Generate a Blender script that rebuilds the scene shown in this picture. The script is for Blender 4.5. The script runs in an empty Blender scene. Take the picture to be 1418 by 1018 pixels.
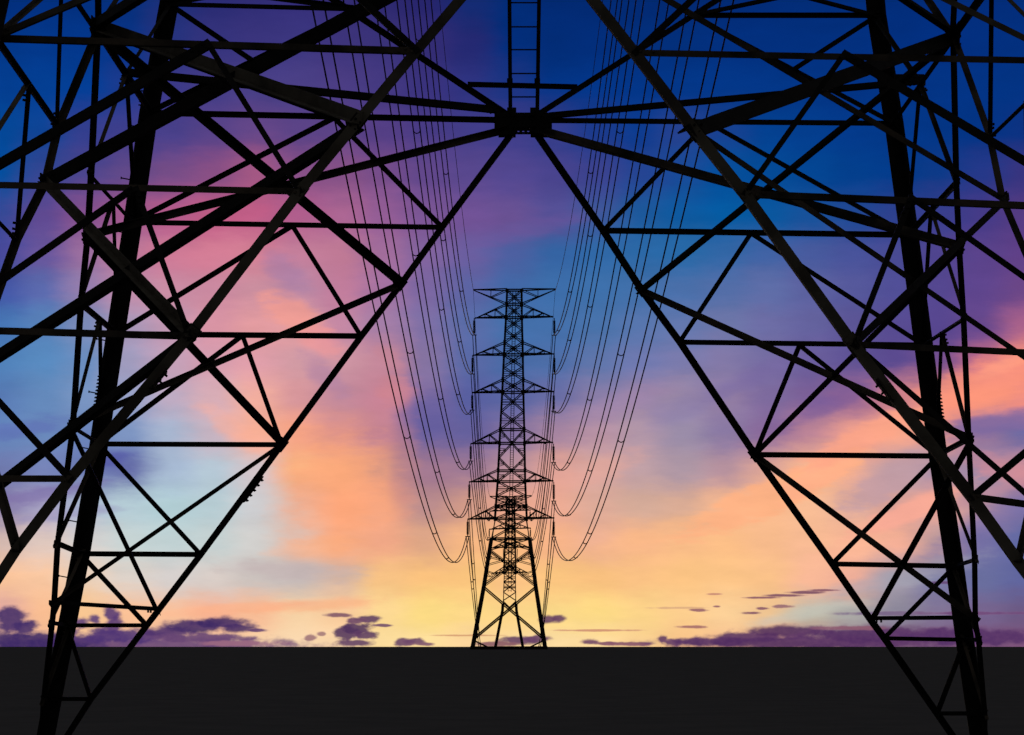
import bpy, bmesh, math, random
from mathutils import Vector as V
random.seed(5)
S = bpy.context.scene
COL = S.collection
R = math.radians

# ------------------------------------------------------------------ camera
F = 3612.0            # focal length in photo pixels (photo is 1418 wide)
CU, CV = 709.0, 895.0 # principal column, horizon row
CAMZ = 2.45
cd = bpy.data.cameras.new("camera")
cam = bpy.data.objects.new("camera", cd); COL.objects.link(cam)
cam.location = (0, 0, CAMZ); cam.rotation_euler = (R(90), 0, 0)
cd.sensor_width = 36; cd.lens = 36 * F / 1418; cd.shift_y = (CV - 509) / 1418
cd.clip_start = 0.5; cd.clip_end = 60000
S.camera = cam
S.view_settings.view_transform = 'Standard'; S.view_settings.look = 'None'
S.view_settings.exposure = 0; S.view_settings.gamma = 1
S.render.resolution_x = 1024; S.render.resolution_y = 735

def soft(c):
    g = .3 * c[0] + .59 * c[1] + .11 * c[2]
    return tuple(v + (g - v) * .07 for v in c)
def peach(c): return (c[0] + 2, c[1] - 2, c[2] + 2)
def lin(c):
    o = []
    for v in c:
        v = max(0, v) / 255
        o.append(v / 12.92 if v <= .04045 else ((v + .055) / 1.055) ** 2.4)
    return (*o, 1)

class NB:
    """tiny helper to wire shader nodes"""
    def __init__(s, nt): s.nt = nt
    def n(s, t, **k):
        x = s.nt.nodes.new(t)
        for a, b in k.items(): setattr(x, a, b)
        return x
    def put(s, i, v):
        if hasattr(v, 'is_linked'): s.nt.links.new(v, i)
        else: i.default_value = v
    def m(s, op, a, b=None, c=None, clamp=False):
        x = s.n('ShaderNodeMath', operation=op, use_clamp=clamp)
        for i, v in enumerate((a, b, c)):
            if v is not None: s.put(x.inputs[i], v)
        return x.outputs[0]
    def mix(s, f, a, b):
        x = s.n('ShaderNodeMix', data_type='RGBA')
        s.put(x.inputs[0], f); s.put(x.inputs[6], a); s.put(x.inputs[7], b)
        return x.outputs[2]
    def rng(s, v, a, b, c=0., d=1., it='SMOOTHSTEP'):
        x = s.n('ShaderNodeMapRange', interpolation_type=it)
        for i, q in enumerate((v, a, b, c, d)): s.put(x.inputs[i], q)
        return x.outputs[0]
    def noise(s, vec, sc, det=3, rough=.5):
        x = s.n('ShaderNodeTexNoise'); s.put(x.inputs['Vector'], vec)
        x.inputs['Scale'].default_value = sc; x.inputs['Detail'].default_value = det
        x.inputs['Roughness'].default_value = rough
        return x
    def xyz(s, x, y, z):
        c = s.n('ShaderNodeCombineXYZ')
        for i, q in enumerate((x, y, z)): s.put(c.inputs[i], q)
        return c.outputs[0]

# ------------------------------------------------------------------ dusk sky
SKY_X = [0, 59, 118, 177, 236, 295, 354, 413, 472, 531, 590, 650, 709, 768, 827, 886, 945, 1004, 1063, 1122, 1181, 1240, 1299, 1358, 1418]
SKY_Y = [0, 60, 120, 180, 240, 300, 350, 400, 450, 500, 550, 600, 650, 700, 750, 800, 850, 893]
SKY = [
 [(0,48,132),(0,48,132),(0,48,132),(5,48,130),(28,48,127),(42,44,122),(48,45,122),(52,46,125),(52,44,118),(45,40,115),(38,36,112),(18,42,118),(0,45,125),(0,42,120),(0,42,120),(0,42,120),(0,42,120),(0,43,122),(0,44,124),(0,45,125),(0,45,125),(0,45,127),(0,45,128),(0,45,128),(0,45,128)],
 [(0,55,140),(0,56,145),(0,55,145),(5,52,140),(38,50,130),(52,50,128),(58,52,130),(60,54,132),(62,52,128),(58,50,125),(52,44,120),(35,40,118),(0,46,128),(0,45,125),(0,46,128),(0,48,130),(0,48,130),(0,48,132),(0,48,132),(0,48,132),(0,48,132),(0,48,133),(0,48,135),(0,48,134),(0,48,132)],
 [(0,62,150),(0,64,155),(0,62,155),(25,58,148),(58,56,140),(68,60,138),(72,62,138),(75,63,138),(75,60,135),(68,56,132),(58,50,130),(45,50,132),(25,52,135),(0,52,138),(0,54,142),(0,54,142),(0,55,142),(0,55,142),(0,55,142),(0,54,140),(0,52,138),(0,52,138),(0,52,138),(0,52,138),(0,52,138)],
 [(0,72,158),(10,68,155),(50,62,148),(62,62,145),(72,63,142),(88,66,140),(102,70,140),(92,66,138),(92,66,138),(85,62,138),(72,58,136),(65,60,140),(60,60,142),(50,60,142),(25,58,145),(10,60,150),(35,65,148),(20,65,150),(0,65,150),(0,62,148),(0,58,145),(0,56,142),(0,54,140),(0,52,138),(10,50,135)],
 [(0,78,162),(50,70,152),(75,68,145),(98,72,140),(118,75,138),(140,78,135),(165,85,132),(140,80,138),(135,80,138),(118,75,140),(98,70,142),(88,70,145),(82,70,148),(72,66,145),(58,66,148),(35,68,152),(20,75,158),(0,80,162),(0,76,158),(0,70,152),(0,64,148),(0,60,145),(10,58,142),(35,55,140),(55,52,132)],
 [(55,72,155),(95,72,148),(135,80,145),(165,88,142),(185,90,140),(195,92,135),(192,92,135),(180,92,142),(175,100,148),(150,92,152),(125,85,152),(115,82,155),(105,80,150),(85,80,155),(60,88,160),(25,90,162),(10,90,165),(0,92,168),(5,88,165),(20,82,160),(30,72,152),(45,65,148),(55,62,145),(70,58,140),(85,58,132)],
 [(70,72,158),(105,85,160),(155,108,160),(190,118,155),(205,118,150),(215,122,148),(215,125,148),(200,125,155),(195,120,150),(165,108,158),(130,98,160),(105,92,162),(75,95,165),(50,100,168),(45,105,172),(40,105,172),(35,105,172),(45,102,170),(62,98,168),(70,90,162),(70,82,158),(72,74,152),(80,68,148),(90,65,142),(95,62,138)],
 [(65,85,170),(90,105,178),(150,125,175),(195,140,172),(205,140,165),(205,135,160),(205,140,158),(190,135,165),(195,122,155),(165,112,162),(125,102,165),(90,100,168),(65,105,172),(58,110,175),(58,112,175),(62,112,175),(72,112,175),(82,110,172),(92,108,170),(92,98,165),(85,88,160),(80,78,155),(85,70,148),(95,68,145),(110,70,140)],
 [(68,118,185),(85,130,190),(125,140,188),(170,150,185),(195,150,178),(222,148,165),(232,155,160),(228,155,160),(200,135,165),(165,125,170),(125,110,168),(88,108,172),(65,112,175),(65,112,175),(70,115,175),(85,118,178),(98,120,178),(108,118,172),(108,108,168),(100,98,162),(92,85,155),(88,75,150),(88,70,148),(105,72,145),(170,95,140)],
 [(78,130,190),(85,138,195),(105,142,195),(160,155,192),(200,160,185),(215,155,175),(228,158,170),(215,155,165),(205,145,160),(200,135,155),(135,115,165),(88,105,170),(70,108,172),(75,110,172),(95,118,175),(110,120,178),(122,122,175),(130,120,170),(118,108,165),(105,92,158),(95,82,152),(92,74,148),(115,78,145),(190,105,138),(240,135,125)],
 [(86,122,184),(98,138,192),(120,150,198),(150,160,200),(190,170,195),(218,172,182),(245,172,155),(220,150,155),(195,135,155),(205,130,150),(128,108,162),(88,95,165),(90,102,168),(105,110,170),(138,125,170),(150,130,170),(155,135,168),(148,125,165),(125,105,160),(125,95,155),(150,100,148),(205,125,138),(250,150,125),(252,148,120),(245,140,125)],
 [(100,135,192),(104,138,192),(106,132,190),(125,150,198),(165,180,208),(200,180,195),(252,175,148),(250,162,130),(225,145,135),(200,130,145),(110,98,160),(100,95,160),(130,112,162),(165,130,160),(185,145,165),(180,150,168),(155,140,170),(138,120,165),(140,105,158),(190,130,150),(238,155,140),(252,165,135),(230,150,135),(150,115,155),(110,105,165)],
 [(112,122,178),(118,132,188),(106,122,182),(100,108,172),(165,185,212),(180,200,215),(210,195,200),(252,178,125),(252,172,120),(215,148,128),(165,120,145),(160,120,148),(190,145,155),(225,160,148),(215,165,160),(195,160,165),(175,150,165),(185,145,158),(225,165,150),(252,182,140),(240,170,145),(200,160,165),(170,140,165),(160,135,165),(200,140,150)],
 [(140,130,175),(165,160,195),(170,185,210),(180,205,215),(178,208,215),(182,205,212),(205,205,208),(230,185,165),(255,165,118),(250,165,125),(190,140,140),(215,155,135),(235,165,140),(240,170,145),(225,170,150),(215,170,150),(220,170,145),(245,180,138),(252,185,138),(252,188,145),(230,172,150),(220,160,150),(235,165,150),(190,145,155),(130,115,165)],
 [(215,185,175),(225,200,190),(215,210,208),(198,212,212),(192,210,212),(195,208,208),(210,208,205),(225,190,175),(250,172,125),(245,170,130),(225,165,130),(250,185,125),(250,185,120),(248,180,130),(240,178,140),(248,182,130),(252,190,130),(254,192,128),(252,190,135),(250,188,142),(252,185,145),(245,175,145),(195,155,155),(115,110,165),(95,105,168)],
 [(252,198,150),(250,200,155),(235,208,185),(222,210,200),(215,208,205),(218,205,198),(205,195,190),(198,185,182),(215,180,160),(248,195,125),(252,195,118),(252,198,118),(252,195,125),(252,198,120),(252,195,120),(252,195,125),(254,198,125),(254,198,128),(252,195,130),(250,185,145),(240,175,148),(165,155,170),(120,120,165),(105,110,162),(95,100,160)],
 [(225,165,155),(250,190,140),(250,200,140),(252,195,145),(248,190,145),(250,180,140),(250,190,145),(248,212,160),(250,205,150),(252,218,140),(254,222,125),(254,218,128),(254,215,130),(254,220,130),(254,220,125),(254,215,130),(254,208,135),(253,210,145),(240,198,140),(195,185,165),(170,168,165),(140,135,155),(130,115,150),(120,100,145),(110,90,135)],
 [(240,190,150),(242,192,150),(245,195,150),(245,198,152),(245,200,155),(248,208,160),(250,215,165),(250,218,170),(250,218,165),(252,222,150),(254,225,150),(252,215,150),(252,220,150),(252,222,155),(252,220,150),(250,210,140),(248,195,130),(240,185,132),(225,165,135),(190,140,132),(150,110,130),(130,95,127),(120,85,125),(125,85,125),(130,85,125)],
]
# low dusk cumulus: centre x, y, half width, half height (photo pixels at infinity), colour, edge raggedness
CLOUDS = [
 (190,893,240,12,(112,76,128),.6),(14,860,24,18,(70,48,112),.7),(34,872,20,12,(70,48,112),.8),(50,888,110,15,(62,42,108),.6),(112,864,14,8,(104,72,130),.9),(132,858,9,7,(96,68,128),.8),(96,876,14,8,(104,72,128),.9),
 (153,850,10,12,(92,62,124),.8),(158,866,14,12,(92,62,124),.8),(170,882,70,11,(84,56,124),.7),
 (232,876,40,9,(84,54,116),.7),(270,868,46,10,(70,46,108),.6),(306,863,42,8,(66,44,106),.6),(330,870,26,7,(76,50,108),.7),(355,873,14,2.5,(110,76,120),.6),(285,884,70,7,(112,76,124),.7),(292,891,16,5,(90,60,122),.8),(330,891,60,4,(165,112,138),.7),
 (480,878,18,10,(88,56,100),1.1),(497,870,20,8,(84,54,98),1.1),(508,880,16,6,(100,64,104),1.0),(512,857,20,5,(100,66,104),.9),(494,860,14,4,(118,78,110),.9),(470,852,20,3,(140,96,112),.8),(494,890,30,5,(106,70,108),.8),(532,866,14,2.2,(124,86,115),.8),(430,884,9,4,(176,132,132),1.1),(446,878,6,3,(180,136,132),1.0),
 (560,890,14,5,(112,74,110),.9),(576,889,14,5,(118,78,112),.9),(585,892,16,2.5,(140,96,118),.7),(760,858,14,6,(106,68,102),.6),(772,856,12,5.5,(112,72,104),.6),(718,887,24,6.5,(106,68,106),.7),(745,885,20,5,(112,72,108),.7),(690,892,34,3.5,(150,100,110),.6),
 (818,889,16,4,(122,76,108),.9),(838,891,14,2.6,(140,88,110),.8),(872,892,30,3,(146,92,112),.7),(965,845,15,2.2,(165,110,115),.8),(992,840,6,1.6,(165,110,115),.7),
 (918,886,7,7,(106,66,106),1.0),(930,890,16,5,(106,66,106),.9),(985,889,60,6,(100,62,108),.7),(1040,882,60,7,(94,56,104),.6),(1090,875,62,9,(88,50,100),.55),(1120,890,200,9,(86,48,102),.5),(1215,880,110,13,(88,50,104),.5),(1180,870,50,3,(150,98,120),.7),(1340,882,110,13,(92,54,110),.55),
 (1042,849,16,2.2,(140,90,108),.9),(1056,843,10,2.2,(150,98,112),.9),(1083,840,16,2.6,(165,118,124),.9),(960,868,22,2.2,(180,120,115),.8),(1302,808,16,2.4,(110,80,130),.7),(990,823,12,1.5,(215,150,125),.6),
 (1055,828,26,1.6,(150,98,110),.5),(1085,825,28,2.0,(140,90,108),.5),(1115,821,26,2.1,(132,84,106),.5),(1140,818,22,1.7,(150,98,112),.5),(940,842,40,1.6,(240,190,140),.7),(830,873,60,1.6,(225,160,125),.7),(650,880,50,1.4,(232,175,125),.7),(1240,850,90,3,(130,110,145),.7),(1350,850,70,2.5,(120,80,130),.7),
]
# broad soft cloud streaks: centre x, y, half length, half width, tilt in degrees (rising to the right), colour, strength, softness
STREAKS = [
 (1230,668,75,26,32,(192,156,166),.75,.5),(1068,688,135,26,23,(255,178,132),.85,.35),(1130,664,60,17,27,(255,176,138),.8,.3),(1205,604,110,17,24,(254,166,136),.8,.45),(1362,540,95,34,22,(255,150,122),.7,.65),
 (1375,592,85,15,9,(124,104,160),.8,.5),(1255,712,85,16,24,(254,172,150),.75,.5),(1180,760,70,12,18,(250,182,150),.6,.6),(1395,655,60,18,-20,(212,140,150),.6,.6),(1370,725,80,20,30,(118,110,166),.6,.7),(1395,510,45,10,25,(255,160,130),.5,.6),
 (1250,800,110,14,14,(160,162,178),.5,.7),(1120,848,80,10,12,(196,200,190),.5,.7),(1360,690,60,8,20,(190,140,158),.5,.6),
 (465,675,66,80,-75,(254,166,122),.55,.6),(436,760,58,17,6,(254,174,124),.55,.8),(400,790,85,13,-3,(196,180,180),.7,.6),(440,838,95,9,5,(252,176,130),.6,.6),(330,842,90,8,4,(252,178,138),.6,.6),
 (150,640,34,11,10,(86,90,165),.8,.6),(60,688,85,12,10,(128,112,170),.7,.6),(30,600,60,14,12,(92,100,178),.5,.6),(95,715,70,8,8,(150,140,185),.5,.6),
 (405,436,46,24,-25,(246,158,142),.65,.5),(440,470,40,18,-30,(242,152,150),.55,.5),(395,378,36,20,-35,(166,124,165),.6,.6),(450,520,40,16,-40,(170,128,165),.5,.6),(550,545,26,22,-30,(208,132,142),.6,.5),(540,500,30,12,-45,(200,134,150),.5,.5),
 (590,575,30,38,-70,(96,92,160),.6,.6),(560,640,20,60,-8,(176,124,140),.4,.6),(330,600,60,16,-35,(255,176,150),.5,.6),(860,560,80,16,20,(170,138,172),.4,.7),(820,655,80,18,22,(235,168,150),.4,.7),(900,740,90,14,18,(252,186,135),.5,.7),
 (960,560,70,20,25,(132,122,172),.4,.7),(1050,520,80,14,25,(122,104,164),.4,.7),(1150,560,90,14,25,(120,90,152),.5,.6),(330,300,60,14,12,(196,92,132),.4,.7),(250,360,60,16,-10,(212,124,148),.4,.7),(730,320,90,12,14,(112,86,154),.4,.7),
]
def build_sky():
    w = bpy.data.worlds.new("World"); S.world = w; w.use_nodes = True
    nt = w.node_tree; nt.nodes.clear(); b = NB(nt)
    tc = b.n('ShaderNodeTexCoord')
    sp = b.n('ShaderNodeSeparateXYZ'); nt.links.new(tc.outputs['Generated'], sp.inputs[0])
    x, y, z = sp.outputs
    A = b.m('ARCTAN2', x, y)
    E = b.m('ARCSINE', z)
    P = b.xyz(A, E, 0.)
    def scaled(sx, sy, off):
        v = b.n('ShaderNodeVectorMath', operation='MULTIPLY_ADD'); nt.links.new(P, v.inputs[0])
        v.inputs[1].default_value = (sx, sy, 0); v.inputs[2].default_value = (0, 0, off); return v.outputs[0]
    n1 = b.noise(scaled(42., 74., 0.), 1., 4, .6)
    wp = b.n('ShaderNodeVectorMath', operation='MULTIPLY_ADD'); nt.links.new(n1.outputs['Color'], wp.inputs[0])
    amp = .0065; wp.inputs[1].default_value = (amp, amp * .8, 0); wp.inputs[2].default_value = (-amp * .5, -amp * .4, 0)
    mf = b.n('ShaderNodeMapping'); nt.links.new(P, mf.inputs[0])
    mf.inputs['Rotation'].default_value = (0, 0, R(-22)); mf.inputs['Scale'].default_value = (60, 260, 1)
    nf = b.noise(mf.outputs[0], 1., 5, .65)
    wf = b.n('ShaderNodeVectorMath', operation='MULTIPLY_ADD'); nt.links.new(nf.outputs['Color'], wf.inputs[0])
    wf.inputs[1].default_value = (.0075, .0075, 0); nt.links.new(wp.outputs[0], wf.inputs[2])
    wq = b.n('ShaderNodeVectorMath', operation='ADD'); nt.links.new(wf.outputs[0], wq.inputs[0]); wq.inputs[1].default_value = (-.00375, -.00375, 0)
    pw = b.n('ShaderNodeVectorMath', operation='ADD'); nt.links.new(P, pw.inputs[0]); nt.links.new(wq.outputs[0], pw.inputs[1])
    s2 = b.n('ShaderNodeSeparateXYZ'); nt.links.new(pw.outputs[0], s2.inputs[0])
    A2, E2 = s2.outputs[0], s2.outputs[1]
    EMAX = math.atan((CV + 60) / F)
    fac = b.m('DIVIDE', E2, EMAX)
    n5 = b.noise(scaled(95., 190., 9.), 1., 5, .6)
    nz5 = b.m('ADD', b.m('MULTIPLY_ADD', n5.outputs[0], .9, -.45), b.m('MULTIPLY_ADD', nf.outputs[0], 1.5, -.75))
    mp = b.n('ShaderNodeMapping'); nt.links.new(P, mp.inputs[0])
    mp.inputs['Rotation'].default_value = (0, 0, R(-20)); mp.inputs['Scale'].default_value = (40, 130, 1)
    n2 = b.noise(mp.outputs[0], 1., 4, .6)
    br = b.rng(n2.outputs[0], .25, .75, .94, 1.06, 'LINEAR')
    n3 = b.noise(scaled(150., 270., 1.), 1., 4, .52)
    n4 = b.noise(scaled(420., 620., 5.), 1., 3, .6)
    tone = b.rng(n4.outputs[0], .35, .7, 0., .12)
    shared = {'P': ('NodeSocketVector', P), 'A2': ('NodeSocketFloat', A2), 'fac': ('NodeSocketFloat', fac), 'nz5': ('NodeSocketFloat', nz5),
              'br': ('NodeSocketFloat', br), 'n3': ('NodeSocketFloat', n3.outputs[0]), 'tone': ('NodeSocketFloat', tone)}
    def ell(b, P, cx, cy, rx, ry, tilt):
        nt = b.nt
        m_ = b.n('ShaderNodeMapping', vector_type='TEXTURE'); nt.links.new(P, m_.inputs[0])
        m_.inputs['Location'].default_value = (math.atan((cx - CU) / F), math.atan((CV - cy) / F), 0)
        m_.inputs['Rotation'].default_value = (0, 0, R(tilt)); m_.inputs['Scale'].default_value = (rx / F, ry / F, 1)
        l = b.n('ShaderNodeVectorMath', operation='LENGTH'); nt.links.new(m_.outputs[0], l.inputs[0]); return l.outputs['Value']
    def column(b, fac, i):
        nt = b.nt
        a = math.atan((SKY_X[i] - CU) / F)
        rp = b.n('ShaderNodeValToRGB'); cr = rp.color_ramp; cr.interpolation = 'EASE'
        stops = sorted([(math.atan((CV - py) / F * math.cos(a)) / EMAX, peach(SKY[j][i]) if j > 13 and SKY[j][i][0] > 235 else SKY[j][i]) for j, py in enumerate(SKY_Y)])
        while len(cr.elements) < len(stops): cr.elements.new(.5)
        for k in range(len(stops) - 1, -1, -1): cr.elements[k].position = max(0, min(1, stops[k][0]))
        for k in range(len(stops)): cr.elements[k].color = lin(soft(stops[k][1]))
        nt.links.new(fac, rp.inputs[0]); return a, rp.outputs[0]
    def leaf(i0, i1, low):
        """the sky between two columns; low = the band of cumulus over the horizon"""
        u0 = SKY_X[i0] if i0 else -9e9; u1 = SKY_X[i1] if i1 < len(SKY_X) - 1 else 9e9
        nt = bpy.data.node_groups.new("sky_sector", 'ShaderNodeTree'); b = NB(nt)
        for k_, (t_, _) in shared.items(): nt.interface.new_socket(name=k_, in_out='INPUT', socket_type=t_)
        nt.interface.new_socket(name="Color", in_out='OUTPUT', socket_type='NodeSocketColor')
        gi = b.n('NodeGroupInput'); go = b.n('NodeGroupOutput')
        P, A2, fac, nz5, br, n3, tone = [gi.outputs[k_] for k_ in shared]
        col = None
        for i in range(max(0, i0 - 1), min(len(SKY_X), i1 + 2)):
            a, c = column(b, fac, i)
            col = c if col is None else b.mix(b.rng(A2, prev, a), col, c)
            prev = a
        for (cx, cy, rx, ry, tilt, c, al, soft) in STREAKS:
            ct, st = abs(math.cos(R(tilt))), abs(math.sin(R(tilt))); k = 2.0 + soft * .6
            ex, ey = math.hypot(rx * ct, ry * st) * k + 4, math.hypot(rx * st, ry * ct) * k + 4
            if cx + ex < u0 or cx - ex > u1 or (low and cy + ey < LOWROW) or (not low and cy - ey > LOWROW): continue
            d = b.m('ADD', ell(b, P, cx, cy, rx, ry, tilt), nz5)
            col = b.mix(b.rng(d, 1. + soft * .6, 1. - soft, 0., al), col, lin(c))
        v = b.n('ShaderNodeVectorMath', operation='SCALE'); nt.links.new(col, v.inputs[0]); nt.links.new(br, v.inputs[3]); col = v.outputs[0]
        if low:
            for (cx, cy, rx, ry, c, rag) in CLOUDS:
                k = 1.25 + rag * 1.3
                if cx + rx * k < u0 or cx - rx * k > u1: continue
                d = b.m('ADD', ell(b, P, cx, cy, rx, ry, 0), b.m('MULTIPLY_ADD', n3, rag * 2.3, -rag * 1.15))
                edge = tuple(int(v + (w_ - v) * .5) for v, w_ in zip(c, (176, 122, 140)))
                c = tuple(v * .93 for v in c); cc = b.mix(b.m('ADD', b.rng(d, .65, 1.2, 0., .5), tone, clamp=True), lin(c), lin(edge))
                col = b.mix(b.rng(d, 1.3, .55, 0., .95), col, cc)
        nt.links.new(col, go.inputs[0]); return nt
    def choose(f, s0, s1):
        m_ = b.n('ShaderNodeMixShader'); b.put(m_.inputs[0], f); nt.links.new(s0, m_.inputs[1]); nt.links.new(s1, m_.inputs[2]); return m_.outputs[0]
    def tree(i0, i1, low):
        if i1 - i0 <= 3:
            g = b.n('ShaderNodeGroup'); g.node_tree = leaves[(i0, i1, low)]
            for k_, (_, so_) in shared.items(): nt.links.new(so_, g.inputs[k_])
            bg = b.n('ShaderNodeBackground'); nt.links.new(g.outputs[0], bg.inputs[0]); return bg.outputs[0]
        mid = i0 + 3 * max(1, (i1 - i0) // 6)
        return choose(b.m('GREATER_THAN', A, math.atan((SKY_X[mid] - CU) / F)), tree(i0, mid, low), tree(mid, i1, low))
    LOWROW = 780
    n = len(SKY_X) - 1
    leaves = {(i, i + 3, l): leaf(i, i + 3, l) for i in range(0, n, 3) for l in (False, True)}
    sky = choose(b.m('LESS_THAN', E, math.atan((CV - LOWROW) / F)), tree(0, n, False), tree(0, n, True))
    # sky beyond what the photo shows: dim grey overhead and behind, invented to keep the ground light neutral
    up = b.rng(E, R(15), R(34))
    side = b.rng(b.m('ABSOLUTE', A), R(14), R(45))
    dim = b.n('ShaderNodeBackground'); dim.inputs[0].default_value = (.085, .082, .085, 1)
    fin = choose(b.m('MAXIMUM', up, side), sky, dim.outputs[0])
    o = b.n('ShaderNodeOutputWorld'); nt.links.new(fin, o.inputs[0])
    w.cycles.sampling_method = 'MANUAL'; w.cycles.sample_map_resolution = 256
S.cycles.use_adaptive_sampling = True; S.cycles.adaptive_threshold = .03; S.cycles.adaptive_min_samples = 24
S.cycles.max_bounces = 3; S.cycles.diffuse_bounces = 2; S.cycles.glossy_bounces = 1
build_sky()
sd = bpy.data.lights.new("sun", 'SUN'); sd.energy = .12; sd.angle = R(6); sd.color = (1, .72, .5)
so = bpy.data.objects.new("sun", sd); COL.objects.link(so)
so.rotation_euler = (R(-88.5), 0, R(4))     # just above the horizon beyond the towers

# ------------------------------------------------------------------ materials
def mat(name, c1, c2, scale, rough, spec=.3, metal=0., bump=0., stretch=None):
    m = bpy.data.materials.new(name); m.use_nodes = True
    nt = m.node_tree; b = NB(nt); bs = nt.nodes['Principled BSDF']
    tc = b.n('ShaderNodeTexCoord')
    vec = tc.outputs['Object']
    if stretch:
        mp = b.n('ShaderNodeMapping'); mp.inputs['Scale'].default_value = stretch
        nt.links.new(vec, mp.inputs[0]); vec = mp.outputs[0]
    n = b.noise(vec, scale, 5, .6)
    f = b.rng(n.outputs[0], .35, .65)
    nt.links.new(b.mix(f, (*c1, 1), (*c2, 1)), bs.inputs['Base Color'])
    bs.inputs['Roughness'].default_value = rough; bs.inputs['Metallic'].default_value = metal
    bs.inputs['Specular IOR Level'].default_value = spec
    if bump:
        bp = b.n('ShaderNodeBump'); bp.inputs['Strength'].default_value = bump
        nt.links.new(n.outputs[0], bp.inputs['Height']); nt.links.new(bp.outputs[0], bs.inputs['Normal'])
    return m
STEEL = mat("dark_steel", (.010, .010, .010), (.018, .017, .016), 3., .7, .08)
BROWN = mat("lit_steel", (.105, .096, .074), (.045, .040, .031), 1.1, .75, .1)  # paler brown paints in the light these members catch; same steel otherwise
BROWN2 = mat("half_lit_steel", (.085, .07, .052), (.014, .013, .012), .9, .75, .1)  # lit patches over near-black, the light put into the colour
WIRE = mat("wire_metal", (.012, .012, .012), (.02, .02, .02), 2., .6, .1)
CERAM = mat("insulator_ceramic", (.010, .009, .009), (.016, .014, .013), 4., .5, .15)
GROUND = mat("dark_soil", (.094, .095, .094), (.108, .107, .105), .35, 1., 0., bump=.0)

# ------------------------------------------------------------------ mesh helpers
def link(name, bm, m, parent=None, origin=None):
    me = bpy.data.meshes.new(name)
    if origin is not None: bmesh.ops.translate(bm, verts=bm.verts, vec=-V(origin))
    bm.normal_update(); bm.to_mesh(me); bm.free()
    me.materials.append(m)
    o = bpy.data.objects.new(name, me); COL.objects.link(o)
    if parent is not None: o.parent = parent
    if origin is not None and parent is None: o.location = origin
    return o
def thing(name, label, cat, loc, group=None):
    o = bpy.data.objects.new(name, None); COL.objects.link(o); o.location = loc
    o.empty_display_size = .2
    tag(o, label, cat, group); return o
def tag(o, label, cat, group=None):
    o['label'] = label; o['category'] = cat
    if group: o['group'] = group
def prism(bm, rings, cap=True):
    vs = [[bm.verts.new(p) for p in r] for r in rings]
    n = len(vs[0])
    for a, b_ in zip(vs, vs[1:]):
        for i in range(n): bm.faces.new((a[i], a[(i + 1) % n], b_[(i + 1) % n], b_[i]))
    if cap:
        bm.faces.new(vs[0][::-1]); bm.faces.new(vs[-1])
def lsec(w, t): return [(-w/2, 0), (w/2, 0), (w/2, t), (-w/2 + t, t), (-w/2 + t, w), (-w/2, w)]
def angle(bm, a, b_, w, n, off=0., flip=1, t=None):
    """steel angle section from a to b; one flange lies in the plane facing n, the other points along n"""
    a = V(a); b_ = V(b_); d = (b_ - a).normalized()
    n = V(n); e2 = (n - d * n.dot(d)).normalized(); e1 = d.cross(e2) * flip
    t = t or max(.008, w * .11)
    sec = lsec(w, t)
    if flip < 0: sec = sec[::-1]
    prism(bm, [[p + e1 * u + e2 * (v + off) for u, v in sec] for p in (a, b_)])
def poly_angle(bm, pts, w, e1, e2, centre=False):
    """one continuous angle section along a polyline with fixed flange directions"""
    t = w * .1; e1 = V(e1); e2 = V(e2); c = w / 2 if centre else w * .5
    sec = [(-c, -c), (w - c, -c), (w - c, t - c), (t - c, t - c), (t - c, w - c), (-c, w - c)]
    prism(bm, [[V(p) + e1 * u + e2 * v for u, v in sec] for p in pts])
def box(bm, c, s, ax=None):
    ax = ax or (V((1, 0, 0)), V((0, 1, 0)), V((0, 0, 1)))
    c = V(c); r = []
    for k in (-1, 1):
        r.append([c + ax[0] * (i * s[0] / 2) + ax[1] * (j * s[1] / 2) + ax[2] * (k * s[2] / 2) for i, j in ((-1, -1), (1, -1), (1, 1), (-1, 1))])
    prism(bm, r)
def tube(bm, pts, rad, seg=6, ups=V((0, 0, 1))):
    pts = [V(p) for p in pts]; rings = []
    for i, p in enumerate(pts):
        d = (pts[min(i + 1, len(pts) - 1)] - pts[max(i - 1, 0)]).normalized()
        u = ups if abs(d.dot(ups)) < .95 else V((1, 0, 0))
        s_ = d.cross(u).normalized(); q = s_.cross(d)
        r = rad[i] if isinstance(rad, (list, tuple)) else rad
        rings.append([p + (s_ * math.cos(2 * math.pi * k / seg) + q * math.sin(2 * math.pi * k / seg)) * r for k in range(seg)])
    prism(bm, rings)
def lathe(bm, c, prof, seg=10):
    c = V(c)
    prism(bm, [[c + V((r * math.cos(2 * math.pi * k / seg), r * math.sin(2 * math.pi * k / seg), z)) for k in range(seg)] for r, z in prof])
NEW = bmesh.new

# ------------------------------------------------------------------ ground
def ground():
    bm = NEW()
    ys = [-200, -20, 10, 30, 50, 70] + [70 + 530 * i / 24 for i in range(1, 25)] + [612, 625, 640, 650, 660, 670, 685, 700, 725, 760, 810, 1100, 1800, 4000, 12000, 40000]
    def ss(t): t = min(1, max(0, t)); return t * t * (3 - 2 * t)
    def gz(y): return 1.72 * ss((y - 70) / 530) + .60 * ss((y - 608) / 52) - 17 * ss((y - 662) / 150)
    xs = [-22000, -6000, -1500, -400, -120, -40, -12, 12, 40, 120, 400, 1500, 6000, 22000]
    g = [[bm.verts.new((x, y, gz(y))) for x in xs] for y in ys]
    for i in range(len(ys) - 1):
        for j in range(len(xs) - 1):
            f = bm.faces.new((g[i][j], g[i][j + 1], g[i + 1][j + 1], g[i + 1][j])); f.smooth = True
    o = link("ground", bm, GROUND); o['kind'] = 'structure'
ground()

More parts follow.
